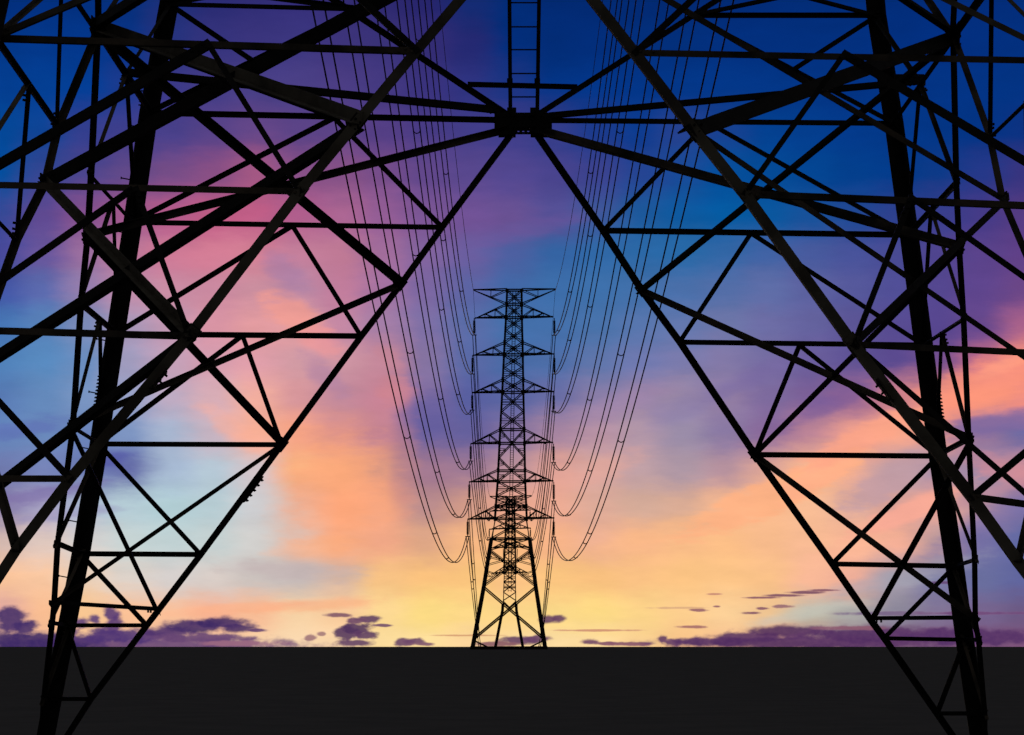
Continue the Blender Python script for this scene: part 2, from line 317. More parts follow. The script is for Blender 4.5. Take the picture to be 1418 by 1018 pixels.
# ------------------------------------------------------------------ foreground tower, square base, legs leaning inward
DC, X0, W0, SL_, ZP, ZF, LEAN = 38.98, .063, 8.15, .1934, 9.166, -2.43, .0159
ZL = {0: ZP, 1: 7.343, 2: 5.467, 3: 3.608, 4: 1.577, 5: .246, 6: -1.10, 'M': 6.382, 'N': .56, 'B': ZF, 'U': 11.0, 'T': 12.9}
PX = {}   # surveyed sight lines of the joints (photo pixels); depth always comes from the tower's own geometry
def survey(kind, s, sy, d):
    for k, p in d.items(): PX[(kind, s, sy, k)] = p
survey('leg', -1, 1, {'T': (250, -140), 'U': (234, 6), 0: (206, 157), 1: (184, 308), 2: (160, 463), 3: (137, 615), 4: (112, 767), 5: (93, 866), 6: (73, 968), 'B': (51, 1085)})
survey('leg', 1, 1, {'T': (1200, -132), 'U': (1214, 22), 0: (1238, 171), 1: (1259, 326), 2: (1279, 478), 3: (1299, 632), 4: (1322, 784), 5: (1336, 886), 6: (1351, 988), 'B': (1366, 1088)})
survey('leg', -1, -1, {0: (25, -114), 1: (-11, 52), 2: (-52, 255), 3: (-95, 455), 4: (-140, 663), 'B': (-255, 1187)})
survey('fd', -1, 1, {'U': (497, 13), 1: (612, 315), 'M': (555, 394), 2: (500, 466), 3: (390, 616), 4: (278, 768), 'N': (218, 847), 5: (203.5, 866), 6: (126, 968)})
survey('fd', 1, 1, {'U': (957, 22), 1: (835, 320), 'M': (888, 402), 2: (941, 474), 3: (1045, 630), 4: (1152, 781), 'N': (1206, 860), 5: (1224, 884), 6: (1297, 988)})
survey('fd', -1, -1, {1: (577, 70), 'M': (492, 172), 2: (415, 265), 3: (262, 465), 4: (97, 663), 'N': (22, 762)})
survey('fd', 1, -1, {1: (880, 73), 'M': (962, 180), 2: (1032, 268), 3: (1183, 477), 4: (1347, 688), 'N': (1410, 776)})
survey('sd', -1, 1, {1: (122, 239), 'M': (117, 328), 2: (108, 420), 3: (97, 590), 4: (76, 752), 'N': (71, 838), 5: (68.5, 862), 6: (57, 969)})
survey('sd', 1, 1, {1: (1328, 252), 'M': (1332, 342), 2: (1338, 440), 3: (1345, 608), 4: (1353, 774), 'N': (1354, 859), 5: (1358.5, 886), 6: (1367, 989)})
survey('sd', -1, -1, {1: (76, 175), 'M': (58, 252), 2: (19, 329), 3: (-48, 518), 'N': (-150, 783)})
survey('sd', 1, -1, {1: (1374, 189), 'M': (1392, 277), 2: (1428, 362), 3: (1466, 526), 'N': (1580, 823)})
survey('sp', -1, 0, {0: (131, 42)}); survey('sp', 1, 0, {0: (1324, 50)})
survey('np', 0, -1, {0: (733, -114)})
survey('nm', -1, -1, {0: (378, -114)}); survey('nm', 1, -1, {0: (1080, -114)})
survey('fm', -1, 1, {0: (463, 164), 1: (405, 313), 2: (336, 465)})
survey('fm', 1, 1, {0: (980, 170), 1: (1040, 323), 2: (1107, 478)})
survey('nm', -1, -1, {1: (288, 60), 2: (187, 258)}); survey('nm', 1, -1, {1: (1169, 75), 2: (1262, 273)})
def wz(z): return W0 - SL_ * z
def at(u, v, y): return V(((u - CU) * y / F, y, CAMZ + (CV - v) * y / F))
def N(kind, s, sy, k):
    z = ZL[k]; w = wz(z)
    t = (ZP - z) / (ZP - ZF) if z <= ZP else (z - ZP) / (ZL['T'] - ZP)
    wf = wz(ZF) if z <= ZP else wz(ZL['T'])
    if kind == 'leg': p = (s * w, sy * w)
    elif kind in ('fd',): p = (s * t * wf, sy * w)
    elif kind == 'sd': p = (s * w, sy * t * wf)
    elif kind == 'sp': p = (s * w, 0)
    elif kind == 'np': p = (0, sy * w)
    elif kind in ('fm', 'nm'): p = (s * w * .6, sy * w)
    x, y = p; x, z = x + LEAN * z + X0, z - LEAN * x; y += DC
    q = PX.get((kind, s, sy, k))
    if q: return at(q[0], q[1], y)
    return V((x, y, CAMZ + z))
YP = DC + wz(ZP)
def FPn(u, v): return at(u, v, YP)

tower = thing("transmission_tower", "huge near lattice pylon whose splayed black legs and braces frame the whole view", "pylon", (X0, DC, 0), "lattice pylons along the line")
ORG = V((X0, DC, 0))
cnt = [0]
def member(name, a, b_, w, n, m=STEEL, ext=.03):
    cnt[0] += 1
    bm = NEW(); a = V(a); b_ = V(b_); d = (b_ - a).normalized()
    angle(bm, a - d * ext, b_ + d * ext, w, n, off=(cnt[0] % 7) * .004 - .012, flip=1 if cnt[0] % 2 else -1)
    # bolt heads at both ends
    L = (b_ - a).length; nn = V(n); e2 = (nn - d * nn.dot(d)).normalized(); e1 = d.cross(e2)
    for t in (.06, .14, .22):
        for p in (a + d * min(t, L * .2), b_ - d * min(t, L * .2)):
            box(bm, p + e1 * (w * .18 * (1 if t == .14 else -1)), (.026, .06, .026), (e1, e2, d))
    return link(name, bm, m, tower, ORG)
def chain(name, pts, w, n, m=STEEL):
    """a brace running through several joints as one bar"""
    cnt[0] += 1; bm = NEW(); pts = [V(p) for p in pts]
    d = (pts[-1] - pts[0]).normalized(); n = V(n); e2 = (n - d * n.dot(d)).normalized(); e1 = d.cross(e2)
    t = w * .11; sec = lsec(w, t)
    prism(bm, [[p + e1 * u + e2 * v for u, v in sec] for p in pts])
    return link(name, bm, m, tower, ORG)
def plate(c, sx, sz, n, m=STEEL, th=.02, bolts=True, up=V((0, 0, 1))):
    bm = NEW(); n = V(n).normalized(); ez = (up - n * up.dot(n)).normalized(); ex = n.cross(ez)
    box(bm, c, (sx, th, sz), (ex, n, ez))
    if bolts:
        k = max(2, int(sx / .09)); q = max(2, int(sz / .12))
        for i in range(k):
            for j in range(q):
                box(bm, V(c) + ex * ((i + .5) / k - .5) * sx * .86 + ez * ((j + .5) / q - .5) * sz * .82, (.028, th + .06, .028), (ex, n, ez))
    return link("gusset_plate", bm, m, tower, ORG)

IN_F, IN_N = V((0, -1, 0)), V((0, 1, 0))
# legs
for s in (-1, 1):
    for sy in (1, -1):
        ks = ['T', 'U', 0, 1, 2, 3, 4, 5, 6, 'B'] if sy > 0 else ['T', 0, 1, 2, 3, 4, 'B']
        pts = [N('leg', s, sy, k) for k in ks]
        if sy < 0 and s < 0: pts[0] = at(75, -400, DC - wz(12.2))
        # upper body above the frame, tapering to the waist
        top = V((X0 + s * 3.0 + LEAN * 26, DC + sy * 3.0, CAMZ + 26))
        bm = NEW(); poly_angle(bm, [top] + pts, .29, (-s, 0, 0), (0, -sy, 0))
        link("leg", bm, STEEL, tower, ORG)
for s in (-1, 1):
    sx = V((-s, 0, 0))
    # ---- far face
    fl = {k: N('leg', s, 1, k) for k in ('U', 0, 1, 2, 3, 4, 5, 6, 'B', 'T')}
    fd = {k: N('fd', s, 1, k) for k in ('U', 1, 'M', 2, 3, 4, 'N', 5, 6)}
    fm = {k: N('fm', s, 1, k) for k in (0, 1, 2)}
    sdf = {k: N('sd', s, 1, k) for k in (1, 'M', 2, 3, 4, 'N', 5, 6)}
    sp = N('sp', s, 0, 0)
    c0 = FPn(714 if s < 0 else 737, 178)
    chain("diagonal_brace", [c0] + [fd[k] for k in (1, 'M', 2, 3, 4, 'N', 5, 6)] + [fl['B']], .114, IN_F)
    member("diagonal_brace", FPn(700 if s < 0 else 746, 158), fl['T'], .10, IN_F)
    member("horizontal_beam", fl[0], FPn(690 if s < 0 else 760, 167), .092, IN_F)
    for k in (1, 2, 3, 4, 5, 6):
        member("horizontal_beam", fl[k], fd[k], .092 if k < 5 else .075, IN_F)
    member("horizontal_beam", fl['U'], fd['U'], .08, IN_F)
    for k in (0, 1, 2):
        member("redundant_strut", fm[k], fd[k + 1], .084, IN_F)
        member("redundant_strut", fm[k], fl[k + 1], .084, IN_F)
    for k in (3, 4, 5):
        member("redundant_strut", fl[k], fd[k + 1], .084, IN_F)
    uv = (fd['U'] + fl[0]) / 2
    member("redundant_strut", fd['U'], fl[0], .084, IN_F)
    member("redundant_strut", fl['U'], uv, .084, IN_F)
    pm = at(320, -10, DC + 4.4) if s < 0 else at(1100, -8, DC + 4.4)
    member("redundant_strut", fd['U'], pm, .08, IN_F); member("redundant_strut", fl['U'], pm, .08, IN_F)
    # ---- side face, far half
    chain("diagonal_brace", [sp] + [sdf[k] for k in (1, 'M', 2, 3, 4, 'N', 5, 6)] + [fl['B']], .095, sx)
    member("horizontal_beam", sp, fl[0], .085, sx)
    sm0 = (sp + fl[0]) / 2
    member("redundant_strut", sm0, sdf[1], .066, sx, BROWN2); member("redundant_strut", sm0, fl[1], .066, sx)
    for k in (1, 2):
        member("horizontal_beam", sdf[k], fl[k], .075, sx)
        mid = (sdf[k] + fl[k]) / 2
        member("redundant_strut", mid, sdf[k + 1], .062, sx, BROWN2); member("redundant_strut", mid, fl[k + 1], .062, sx)
    for k in (3, 4, 5): member("horizontal_beam", sdf[k], fl[k], .075, sx)
    for k in (3, 4, 5): member("redundant_strut", fl[k], sdf[k + 1], .062, sx, BROWN2, ext=.10)
    member("redundant_strut", fl['U'], sm0, .066, sx)
    member("diagonal_brace", sp, fl['T'], .085, sx, BROWN2)
    # ---- hips tying far face to side face, and plan bracing at plate level
    hip = V((-s, -1, 0))
    member("hip_brace", FPn(702 if s < 0 else 745, 180), sdf['M'], .115 if s < 0 else .16, IN_F, BROWN2)
    member("hip_brace", sp, fd['M'], .125, hip)
    member("hip_brace", fd['M'], sdf[3], .10 if s < 0 else .12, IN_F, BROWN2)
    member("hip_brace", sdf['M'], fd[3], .105, hip)
    member("hip_brace", fd[3], sdf['N'], .068 if s < 0 else .11, IN_F, BROWN2)
    member("hip_brace", sdf[3], fd['N'], .082 if s < 0 else .092, IN_F)
    member("hip_brace", fd['N'], sdf['N'], .075, V((0, 0, 1)))
    member("plan_brace", FPn(690 if s < 0 else 760, 156 if s < 0 else 163), sm0, .115, V((0, 0, 1)))
    member("plan_brace", sp, fm[0], .13, V((0, 0, 1)))
    # ---- near face
    nl = {k: N('leg', s, -1, k) for k in (0, 1, 2, 3, 4, 'B', 'T')}
    nd = {k: N('fd', s, -1, k) for k in (1, 'M', 2, 3, 4, 'N')}
    sdn = {k: N('sd', s, -1, k) for k in (1, 'M', 2, 3, 'N')}
    nm = {k: N('nm', s, -1, k) for k in (0, 1, 2)}
    NP = N('np', 0, -1, 0)
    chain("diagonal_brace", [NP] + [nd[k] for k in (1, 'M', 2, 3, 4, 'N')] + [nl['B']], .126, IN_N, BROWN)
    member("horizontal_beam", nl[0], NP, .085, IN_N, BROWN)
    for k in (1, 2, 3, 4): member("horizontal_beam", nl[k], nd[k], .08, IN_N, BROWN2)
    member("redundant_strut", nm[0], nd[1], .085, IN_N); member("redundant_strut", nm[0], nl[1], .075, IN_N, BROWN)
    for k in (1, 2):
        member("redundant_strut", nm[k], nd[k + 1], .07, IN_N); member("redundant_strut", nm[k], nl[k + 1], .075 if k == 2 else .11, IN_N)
    member("redundant_strut", nl[3], nd[4], .085, IN_N)
    # ---- side face, near half
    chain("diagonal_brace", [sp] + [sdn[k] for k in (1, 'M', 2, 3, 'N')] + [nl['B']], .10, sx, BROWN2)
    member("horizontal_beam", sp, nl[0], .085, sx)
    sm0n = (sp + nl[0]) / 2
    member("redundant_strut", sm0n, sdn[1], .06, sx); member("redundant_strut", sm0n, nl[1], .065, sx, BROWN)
    for k in (1, 2):
        member("horizontal_beam", sdn[k], nl[k], .07, sx)
        mid = (sdn[k] + nl[k]) / 2
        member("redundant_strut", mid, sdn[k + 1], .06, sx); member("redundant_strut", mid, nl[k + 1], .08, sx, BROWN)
    # ---- hips, near side
    hipn = V((-s, 1, 0))
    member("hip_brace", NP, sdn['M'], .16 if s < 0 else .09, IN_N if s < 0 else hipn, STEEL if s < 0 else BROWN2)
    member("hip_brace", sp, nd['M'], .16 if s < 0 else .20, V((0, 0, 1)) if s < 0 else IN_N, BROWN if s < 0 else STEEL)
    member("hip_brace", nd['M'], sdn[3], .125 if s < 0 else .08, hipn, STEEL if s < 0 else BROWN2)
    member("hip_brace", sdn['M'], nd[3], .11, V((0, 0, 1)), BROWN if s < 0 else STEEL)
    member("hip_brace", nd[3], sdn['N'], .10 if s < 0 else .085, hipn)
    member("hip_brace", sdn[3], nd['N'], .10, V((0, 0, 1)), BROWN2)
    member("plan_brace", sp, nm[0], .13, V((0, 0, 1)))
    member("plan_brace", NP, sm0n, .11, V((0, 0, 1)))
    # ---- gussets
    plate(sm0 + V((.40 if s < 0 else -.2, .1, .09)), .48, .15, IN_F); plate(sp + V((0, 0, -.05)), .55, .42, sx); plate(fd['M'] + V((0, -.03, 0)), .15, .22, IN_F, up=fd[2] - fd['M'])
    plate(fd[3] + V((0, -.03, 0)), .16, .24, IN_F, up=fd[4] - fd[3]); plate(nd['M'] + V((0, .03, 0)), .17, .26, IN_N, STEEL, up=nd[2] - nd['M'])
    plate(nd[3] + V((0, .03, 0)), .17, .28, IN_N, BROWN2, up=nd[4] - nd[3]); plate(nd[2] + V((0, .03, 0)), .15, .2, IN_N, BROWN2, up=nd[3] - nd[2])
    plate(sdf['M'], .2, .24, sx); plate(sdf[3], .2, .2, sx); plate(sdn['M'], .22, .22, sx)
    # ---- upper body above the frame
    topf = V((X0 + s * 3.0 + LEAN * 26, DC + 3.0, CAMZ + 26)); topn = V((X0 + s * 3.0 + LEAN * 26, DC - 3.0, CAMZ + 26))
    member("horizontal_beam", fl['T'], nl['T'], .09, sx)
    member("diagonal_brace", nl['T'], sp, .09, sx); member("diagonal_brace", nl['T'], NP, .10, IN_N)
    # ---- splice bolts on leg and diagonals
    def splice(a, b_, t0, t1, nb, side, out, m=STEEL, dv=V((0, 0, 0))):
        a = V(a); b_ = V(b_); d = (b_ - a).normalized(); side = V(side)
        bm = NEW(); L = (b_ - a).length
        mid = a + (b_ - a) * ((t0 + t1) / 2)
        sd_ = (side - d * side.dot(d)).normalized(); e = d.cross(sd_)
        box(bm, mid + sd_ * (out - .012) + dv, (.022, .2, L * (t1 - t0)), (sd_, e, d))
        for i in range(nb):
            p = a + (b_ - a) * (t0 + (t1 - t0) * (i + .5) / nb)
            for q in (-.055, .055): box(bm, p + sd_ * (out + .012) + e * q + dv, (.055, .026, .024), (sd_, e, d))
        return link("splice_plate", bm, m, tower, ORG)
    splice(fl[2], fl[3], .38, .67, 9, (s, 0, 0), .155)
    if s < 0: splice(fl['U'], fl[0], .70, .96, 8, (s, 0, 0), .155)
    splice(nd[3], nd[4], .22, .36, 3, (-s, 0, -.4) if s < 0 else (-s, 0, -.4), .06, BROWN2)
    if s < 0: splice(fd[3], fd[4], .27, .50, 5, (1, 0, -.6), .075)
    # step bolts
    if s < 0:
        k = 0
        for v in (120, 176, 249, 322, 395, 472, 545, 622, 723, 800):
            for a_, b2 in ((0, 1), (1, 2), (2, 3), (3, 4), (4, 5)):
                if PX[('leg', -1, 1, a_)][1] <= v < PX[('leg', -1, 1, b2)][1] or (v < 157 and a_ == 0):
                    t = (v - PX[('leg', -1, 1, a_)][1]) / (PX[('leg', -1, 1, b2)][1] - PX[('leg', -1, 1, a_)][1])
                    p = fl[a_] + (fl[b2] - fl[a_]) * t
                    bm = NEW(); tube(bm, [p + V((-.13, 0, .0)), p + V((-.31, 0, .035))], .012, 6)
                    tube(bm, [p + V((-.305, 0, .035)), p + V((-.32, 0, .036))], .024, 6)
                    link("step_bolt", bm, STEEL, tower, ORG)
                    break
# far plate
cp = FPn(724.5, 172)
bm = NEW(); box(bm, cp + V((0, -.06, .045)), (1.0, .03, .285)); box(bm, cp + V((0, -.06, -.168)), (1.0, .03, .04)); box(bm, cp + V((0, .16, .05)), (.97, .03, .27))
for i in range(12): box(bm, cp + V(((i - 5.5) * .086, -.06, -.123)), (.05, .028, .056))
for i in (-1, 1): box(bm, cp + V((i * .28, .05, -.03)), (.30, .24, .34)); box(bm, cp + V((i * .2, -.09, .2)), (.16, .02, .14))
for i in range(11):
    for zz in (-.06, .13):
        box(bm, cp + V(((i - 5) * .088, -.06, zz)), (.03, .11, .03))
link("gusset_plate", bm, STEEL, tower, ORG)
member("horizontal_beam", FPn(650, 117.5), FPn(797, 121), .08, IN_F)
plate(FPn(706, 117) + V((0, -.03, .02)), .1, .16, IN_F); plate(FPn(744, 117) + V((0, -.03, .02)), .1, .16, IN_F)
# ladder climbing from the plate
lad = bpy.data.objects.new("ladder", None); COL.objects.link(lad); lad.parent = tower
zt = CAMZ + 26
def lp(u, v): 
    y = YP - (0 if v > 168 else (168 - v) / 80 * .19) - .16
    return at(u, v, y)
for u0, u1 in ((705, 708.5), (743.5, 746.5)):
    p1 = lp(u0 if u0 < 720 else u0, 185); p1 = at(707 if u0 < 720 else 743.5, 185, YP - .16); p0 = at(705.5 if u0 < 720 else 746.5, 0, YP - .16 - .4)
    d = p0 - p1
    bm = NEW(); angle(bm, p1, p1 + d * 1.9, .068, IN_F, flip=-1 if u0 < 720 else 1)
    link("rail", bm, STEEL, lad, ORG)
for i, v in enumerate([134, 101.5, 68.5, 37, 3.8, -30, -64]):
    t = (185 - v) / 185.
    a = at(707, 185, YP - .16).lerp(at(705.5, 0, YP - .56), t); b_ = at(743.5, 185, YP - .16).lerp(at(746.5, 0, YP - .56), t)
    bm = NEW(); tube(bm, [a, b_], .013, 6); link("rung", bm, STEEL, lad, ORG)

# ------------------------------------------------------------------ distant towers
def far_tower(label, D, uc0, vtop, uctop, vbase, prof, arms, ew, panels, vplates, K, ladder=True, wmul=1.):
    """prof: [(v, half width px)], arms: [(v tip, v top chord, tip half px left, right)], ew: (v, v root, half l, half r)"""
    m_ = D / F
    def ux(v): return uc0 + (uctop - uc0) * (vbase - v) / (vbase - vtop)
    def hw(v):
        for (v0, h0), (v1, h1) in zip(prof, prof[1:]):
            if v0 <= v <= v1: return h0 + (h1 - h0) * (v - v0) / (v1 - v0)
        return prof[-1][1] if v > prof[-1][0] else prof[0][1]
    def P(v, a, b_, h=None):
        """corner (a,b = -1..1) of the body at photo row v"""
        h = hw(v) if h is None else h
        return V(((ux(v) - CU + a * h) * m_, D + b_ * h * m_, CAMZ + (CV - v) * m_))
    base = V(((ux(vbase) - CU) * m_, D, CAMZ + (CV - vbase) * m_))
    T = thing("transmission_tower", label, "pylon", base, "lattice pylons along the line")
    q = m_ * wmul * 1.2
    def bars(name, segs, parent=T, m=STEEL):
        bm = NEW()
        for a, b_, w, n in segs: angle(bm, a, b_, w, n, off=random.uniform(-.02, .02), flip=random.choice((-1, 1)), t=w * .25)
        return link(name, bm, m, parent, base)
    for a in (-1, 1):
        for b_ in (-1, 1):
            bm = NEW(); pts = [P(v, a, b_) for v, _ in prof]
            lo = [p for (v, _), p in zip(prof, pts) if v >= K]; hi = [p for (v, _), p in zip(prof, pts) if v <= K]
            # heavier section below the waist
            poly_angle(bm, hi, 2.3 * q, (-a, 0, 0), (0, -b_, 0)); poly_angle(bm, lo, 4.0 * q, (-a, 0, 0), (0, -b_, 0))
            link("leg", bm, STEEL, T, base)
    faces = [((-1, 1), (1, 1), V((0, -1, 0))), ((-1, -1), (1, -1), V((0, 1, 0))), ((-1, -1), (-1, 1), V((1, 0, 0))), ((1, -1), (1, 1), V((-1, 0, 0)))]
    for (v0, v1, kind) in panels:
        for c0_, c1_, n in faces:
            a, b_, c, d = P(v0, *c0_), P(v0, *c1_), P(v1, *c0_), P(v1, *c1_)
            w = (1.15 if v0 < K + 30 else 1.55) * q; sg = []
            if kind == 'X':
                sg = [(a, d, w, n), (b_, c, w, n)]
                if v0 > K + 30:
                    dz = V((0, 0, 3.0 * m_)); sg = [(a, d + dz, w * .6, n), (b_, c + dz, w * .6, n), (a - dz, d, w * .6, n), (b_ - dz, c, w * .6, n)]
                    if v0 < K + 60: sg += [(a.lerp(c, t), o_, w * .5, n) for t in (.2, .42) for o_ in (a.lerp(d, .3),)] + [(b_.lerp(d, t), b_.lerp(c, .3), w * .5, n) for t in (.2, .42)] + [(a.lerp(d, .3), a.lerp(b_, .33), w * .5, n), (b_.lerp(c, .3), a.lerp(b_, .67), w * .5, n), (c.lerp(b_, .3), c.lerp(a, .42), w * .5, n), (d.lerp(a, .3), d.lerp(b_, .42), w * .5, n)]
                mid = (a + b_ + c + d) / 4; h0 = a.lerp(c, .42); h1 = b_.lerp(d, .42); g0 = a.lerp(c, .58); g1 = b_.lerp(d, .58)
                if v1 < K: sg += [(h0, h1, w * .6, n), (g0, g1, w * .6, n)]
            elif kind == 'A':     # inverted V: legs at the bottom up to the middle of the top beam
                mid = (a + b_) / 2; sg = [(c, mid, w, n), (d, mid, w, n), (a.lerp(c, .4), c.lerp(mid, .55), w * .6, n), (b_.lerp(d, .4), d.lerp(mid, .55), w * .6, n), (c.lerp(mid, .55), a.lerp(c, .62), w * .55, n), (d.lerp(mid, .55), b_.lerp(d, .62), w * .55, n)]
            elif kind == 'V':
                mid = (c + d) / 2; sg = [(a, mid, w, n), (b_, mid, w, n), (a.lerp(c, .6), a.lerp(mid, .45), w * .6, n), (b_.lerp(d, .6), b_.lerp(mid, .45), w * .6, n), (a.lerp(c, .38), a.lerp(mid, .45), w * .55, n), (b_.lerp(d, .38), b_.lerp(mid, .45), w * .55, n)]
            bars("cross_brace", sg)
    for v in vplates:
        sg = []
        for c0_, c1_, n in faces: sg.append((P(v, *c0_), P(v, *c1_), 1.5 * q, n))
        bars("horizontal_beam", sg)
    zx = V((0, 0, 1))
    for (v, vt, hl, hr) in arms:
        for s, h in ((-1, hl), (1, hr)):
            tip = V(((ux(v) - CU + s * h) * m_, D, CAMZ + (CV - v - (1.2 if s < 0 else -.4)) * m_)); sg = []
            for b_ in (-1, 1):
                lo, hi = P(v, s, b_), P(vt, s, b_); n = V((0, -b_, 0))
                sg += [(lo, tip, 1.5 * q, zx), (hi, tip, 1.15 * q, n)]
                pl = [lo.lerp(tip, t) for t in (.36, .68)]; pu = [hi.lerp(tip, t) for t in (.36, .68)]
                sg += [(pl[0], pu[0], .8 * q, n), (pl[1], pu[1], .7 * q, n), (lo, pu[0], 1.0 * q, n), (pl[0], pu[1], .8 * q, n)]
            for t0, t1 in ((0, .36), (.36, .68)):
                sg += [(P(v, s, -1).lerp(tip, t0), P(v, s, 1).lerp(tip, t1), .7 * q, zx)]
            bars("crossarm", sg)
            for b_ in (-1, 1):
                bm = NEW()
                for vv in (v, vt): box(bm, P(vv, s, b_), (3.2 * q, .7 * q, 3.6 * q))
                link("gusset_plate", bm, STEEL, T, base)
    if ew:
        v, vr, hl, hr = ew
        for s, h in ((-1, hl), (1, hr)):
            tip = V(((ux(v) - CU + s * h) * m_, D, CAMZ + (CV - v - (0 if s < 0 else -1)) * m_)); sg = []
            for b_ in (-1, 1):
                hi, lo = P(v, s, b_), P(vr, s, b_); n = V((0, -b_, 0))
                sg += [(hi, tip, 1.4 * q, zx), (lo, tip, 1.1 * q, n)]
                sg += [(hi, lo.lerp(tip, .48), .9 * q, n), (lo.lerp(tip, .48), hi.lerp(tip, .48), .7 * q, n)]
            bars("earth_wire_arm", sg)
    if ladder:
        lad = bpy.data.objects.new("ladder", None); COL.objects.link(lad); lad.parent = T
        v0, v1 = vtop + 2, vbase - 95 * wmul * 1.0
        for a in (-2.1, 2.1):
            pts = [P(v, a / max(hw(v), .1), -.9) for v in [v0 + (v1 - v0) * i / 8 for i in range(9)]]
            bm = NEW(); tube(bm, pts, .42 * q, 4); link("rail", bm, STEEL, lad, base)
        bm = NEW(); k = 0; v = v0
        while v < v1:
            tube(bm, [P(v, -2.1 / hw(v), -.9), P(v, 2.1 / hw(v), -.9)], .24 * q, 4); v += 3.2
        link("rung_set", bm, STEEL, lad, base)
    return T, P, base

D1, D2 = 600., 1000.
ARM = [(440, 421.5, 54, 54.5), (491.5, 474.5, 56, 57), (543.5, 526, 56.5, 56.5), (614, 595, 57.5, 56.8), (667, 651, 58.5, 58), (718.5, 701, 59.5, 60)]
T1, P1, B1 = far_tower("tall distant lattice pylon with six pairs of crossarms standing on the centre skyline", D1, 704.6, 402, 712.3, 899,
    [(402, 10.1), (440, 11), (490, 13), (543, 14.6), (613, 17.3), (666, 19), (718, 22), (746, 26.5), (813, 36), (899, 50.5)],
    ARM, (402, 421, 56.5, 57),
    [(402, 421.5, 'X'), (421.5, 440, 'X'), (440, 457, 'X'), (457, 474.5, 'X'), (474.5, 491.5, 'X'), (491.5, 508.5, 'X'), (508.5, 526, 'X'), (526, 543.5, 'X'),
     (543.5, 570, 'X'), (570, 595, 'X'), (595, 614, 'V'), (614, 634, 'A'), (634, 652, 'V'), (652, 667, 'A'), (667, 687, 'X'), (687, 701, 'X'), (701, 718.5, 'X'), (718.5, 746, 'X'),
     (746, 761, 'X'), (761, 812, 'X'), (812, 886, 'X')],
    [402, 421.5, 440, 491.5, 543.5, 595, 614, 652, 667, 701, 718.5, 746, 897], 718.5)
# corner struts of the lowest panel and its middle plates
bm = NEW()
for a in (-1, 1):
    for b_ in (-1, 1): angle(bm, P1(887, a, b_), P1(897, a * .55, b_), .3, (0, -b_, 0))
link("corner_brace", bm, STEEL, T1, B1)
for v in (614, 652):
    bm = NEW(); box(bm, P1(v, 0, -1.01), (.75, .12, .75)); link("gusset_plate", bm, STEEL, T1, B1)
bm = NEW(); box(bm, P1(897.2, 0, 0), (17.6, 17.6, .75)); link("base_slab", bm, STEEL, T1, B1)

ARM2 = [(707.5, 698, 28, 28), (732.5, 724, 28.5, 28.5), (758.5, 750, 26.5, 26.5), (793.5, 785, 24, 24.5)]
T2, P2, B2 = far_tower("smallest and farthest lattice pylon, glimpsed through the lower body of the distant one", D2, 705, 688, 707, 897.5,
    [(688, 5), (733, 6.5), (793, 8.2), (836, 9.2), (845, 9.6), (897.5, 19.2), (940, 26)],
    ARM2, (688, 697, 28.5, 29),
    [(688, 698, 'X'), (698, 707.5, 'X'), (707.5, 716, 'X'), (716, 724, 'X'), (724, 732.5, 'X'), (732.5, 741, 'X'), (741, 750, 'X'), (750, 758.5, 'X'), (758.5, 770, 'X'), (770, 785, 'X'), (785, 793.5, 'X'),
     (793.5, 806, 'X'), (806, 820, 'X'), (820, 832, 'X'), (832, 841, 'V')],
    [688, 698, 707.5, 732.5, 758.5, 785, 793.5, 806, 814], 832, ladder=True, wmul=.82)

# ------------------------------------------------------------------ insulators and power lines
ORD = ["topmost", "second", "third", "fourth", "fifth", "lowest"]
def insulator(top, L, r, label, double=None, group="insulator strings on the pylons"):
    o = thing("insulator_string", label, "insulator", top, group)
    bm = NEW(); n = max(8, int(L / .2)); prof = [(.03, 0), (.05, -.02)]
    z0 = -L * .13; h = L * .76 / n
    prof = [(.04, z0)]
    for i in range(n):
        z = z0 - i * h
        prof += [(r * .5, z - .02 * h), (r, z - .35 * h), (r, z - .55 * h), (r * .45, z - .95 * h)]
    prof += [(.04, z0 - L * .765)]
    lathe(bm, (0, 0, 0), prof, 8); link("disc_stack", bm, CERAM, o)
    bm = NEW(); tube(bm, [(0, 0, .1), (0, 0, z0)], r * .35, 6); link("hanger", bm, STEEL, o)
    bm = NEW(); tube(bm, [(0, 0, z0 - L * .76), (0, 0, -L)], r * .4, 6); box(bm, (0, 0, -L), (1.15 if r > .12 else .7, .08, .22)); link("yoke_plate", bm, STEEL, o)
    return o
LINES = {(-1, 0): (-8.98, 103.77, 1.65, 655.5, 402), (-1, 1): (-7.54, 84.48, 2.49, 656.3, 464), (-1, 2): (-8.23, 80.46, 2.51, 654, 518), (-1, 3): (-7.92, 68.34, 2.6, 653.6, 568),
         (-1, 4): (-8.3, 60.3, 2.57, 651.6, 638.5), (-1, 5): (-8.83, 51.65, 2.62, 649.6, 692), (-1, 6): (-9.2, 44.6, 2.59, 647.4, 743),
         (1, 0): (10.63, 93.61, 1.89, 768.8, 403), (1, 1): (9.82, 84.78, 2.44, 767.4, 464.3), (1, 2): (9.88, 76.35, 2.26, 767.5, 518), (1, 3): (9.81, 69.05, 2.43, 766.7, 569.6),
         (1, 4): (9.91, 59.73, 2.52, 766.4, 640.4), (1, 5): (10.25, 51.71, 2.52, 766.7, 694), (1, 6): (10.12, 42.25, 2.42, 766.7, 743.8)}
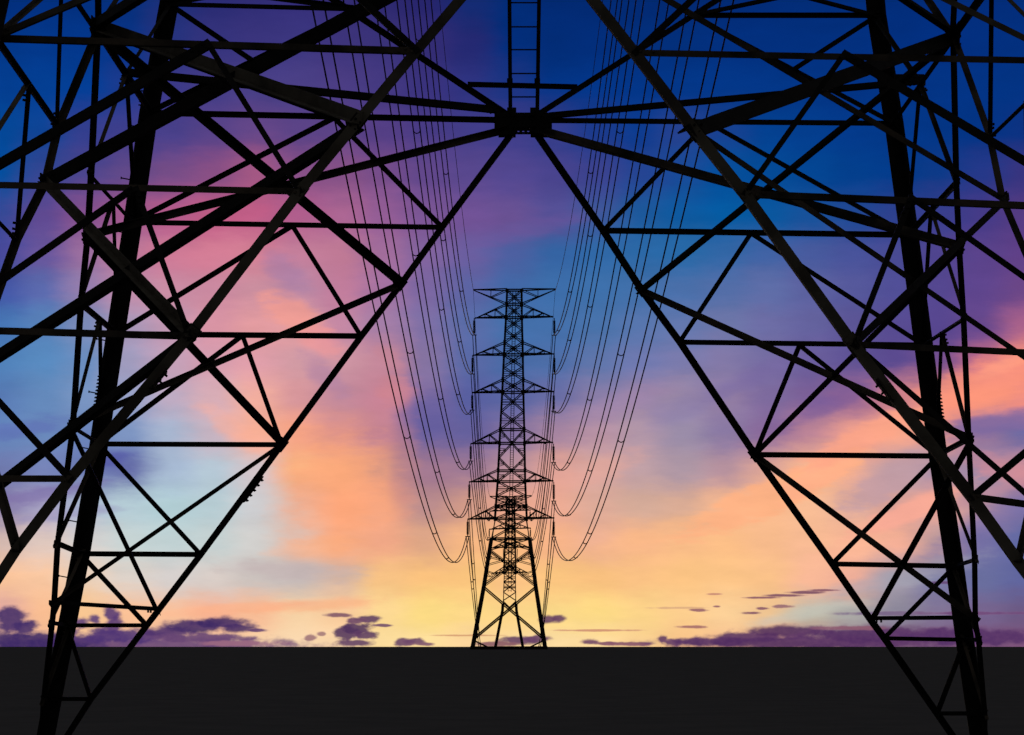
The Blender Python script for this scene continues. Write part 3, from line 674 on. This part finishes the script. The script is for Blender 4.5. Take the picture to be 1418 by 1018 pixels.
SPACERS = {(-1, 6): [605, 738, 773], (-1, 5): [487, 653, 712], (-1, 4): [352, 552, 640], (-1, 3): [182, 428, 546], (-1, 2): [54, 332, 473], (-1, 1): [240, 403],
           (1, 6): [610, 738, 752, 772], (1, 5): [490, 651, 713], (1, 4): [553, 641], (1, 3): [182, 424, 545], (1, 2): [326, 471], (1, 1): [239, 404, 458]}
def span(name, label, cat, group, a, b_, c, twin, sep, r0, r1, spacers=(), n=110, first=True):
    a = V(a); b_ = V(b_); L = b_.y - a.y
    def p(t):
        q = a.lerp(b_, t); q.z += c * 1e-4 * (t * L) * (t - 1) * L; return q
    o = thing(name, label, cat, b_, group)
    ts = [1 - (1 - i / n) ** 1.0 for i in range(n + 1)]
    rad = [r0 + (r1 - r0) * t for t in ts]
    for s in ((-1, 1) if twin else (0,)):
        pts = []
        for t in ts:
            k = 1.0
            pts.append(p(t) + V((s * sep / 2 * k, 0, 0)))
        bm = NEW(); tube(bm, pts, rad, 5)
        link("wire", bm, WIRE, o, b_)
    if twin:
        for v in spacers:
            best = None
            for i in range(4000):
                t = i / 4000; q = p(t)
                if q.y < 70: continue
                d = abs(CV - F * (q.z - CAMZ) / q.y - v)
                if d < 1.2: best = q; break
                if best is None or d < bd: best, bd = q, d
            q = best; w = F and q.y / F
            bm = NEW(); h = sep / 2
            tube(bm, [q + V((-h, 0, .02)), q + V((-h * .7, 0, -.16)), q + V((0, 0, -.24)), q + V((h * .7, 0, -.16)), q + V((h, 0, .02))], max(.05, .72 * w), 5)
            link("spacer", bm, STEEL, o, b_)
    return o
def far_pt(u, v, D): return at(u, v, D)
SIDE = {-1: "left", 1: "right"}
for s in (-1, 1):
    for k in range(7):
        Xn, zn, c, u, v = LINES[(s, k)]
        a = V((Xn, 39., CAMZ + zn)); b_ = far_pt(u, v, D1)
        if k == 0:
            span("earth_wire", f"thin single wire sweeping down to the {SIDE[s]} tip of the distant pylon's top", "power line", "overhead earth wires", a, b_, c, False, 0, .018, .06)
            span("earth_wire", f"thin single wire dropping behind the distant pylon from its top {SIDE[s]} tip", "power line", "overhead earth wires", b_, far_pt(678.5 if s < 0 else 736, 688, D2), 2.4, False, 0, .04, .06, n=60)
            continue
        span("conductor_bundle", f"twin power line sweeping down to the {SIDE[s]} tip of the distant pylon's {ORD[k-1]} crossarm", "power line", "twin power lines above the near pylon",
             a, b_, c, True, .6, .034, .105, SPACERS.get((s, k), ()))
        tipv = ARM[k - 1][0]
        top = far_pt(u + (.3 if s < 0 else .1), tipv + 1, D1)
        insulator(top, (v - tipv - 1) * D1 / F, .33, f"insulator string under the {SIDE[s]} tip of the distant pylon's {ORD[k-1]} crossarm")
        # on to the farthest tower
        j = min(k, 4); av = ARM2[j - 1]
        off = {5: 9, 6: 16}.get(k, 0)
        uu = (706 + s * (av[2] - off)); vv = av[0] + (11.5 if k < 4 else 1.5)
        if k > 4: uu, vv = 705.5 + s * (39 - 3 * (k - 5)), 916 + 4 * (k - 5)
        span("conductor_bundle", f"twin power line dropping behind the distant pylon from its {ORD[k-1]} {SIDE[s]} insulator", "power line", "twin power lines beyond the distant pylon",
             b_, far_pt(uu, vv, D2), (3.2 if k < 4 else 2.4 if k == 4 else 1.0), True, .6, .10, .125, [v + (840 - v) * f_ for f_ in (.35 + .05 * k, .75)], n=60)
        if k <= 3:
            insulator(far_pt(uu, av[0], D2), 11.5 * D2 / F, .3, f"tiny insulator string under the {SIDE[s]} tip of the farthest pylon's {ORD[k-1]} crossarm", group="insulator strings on the farthest pylon")
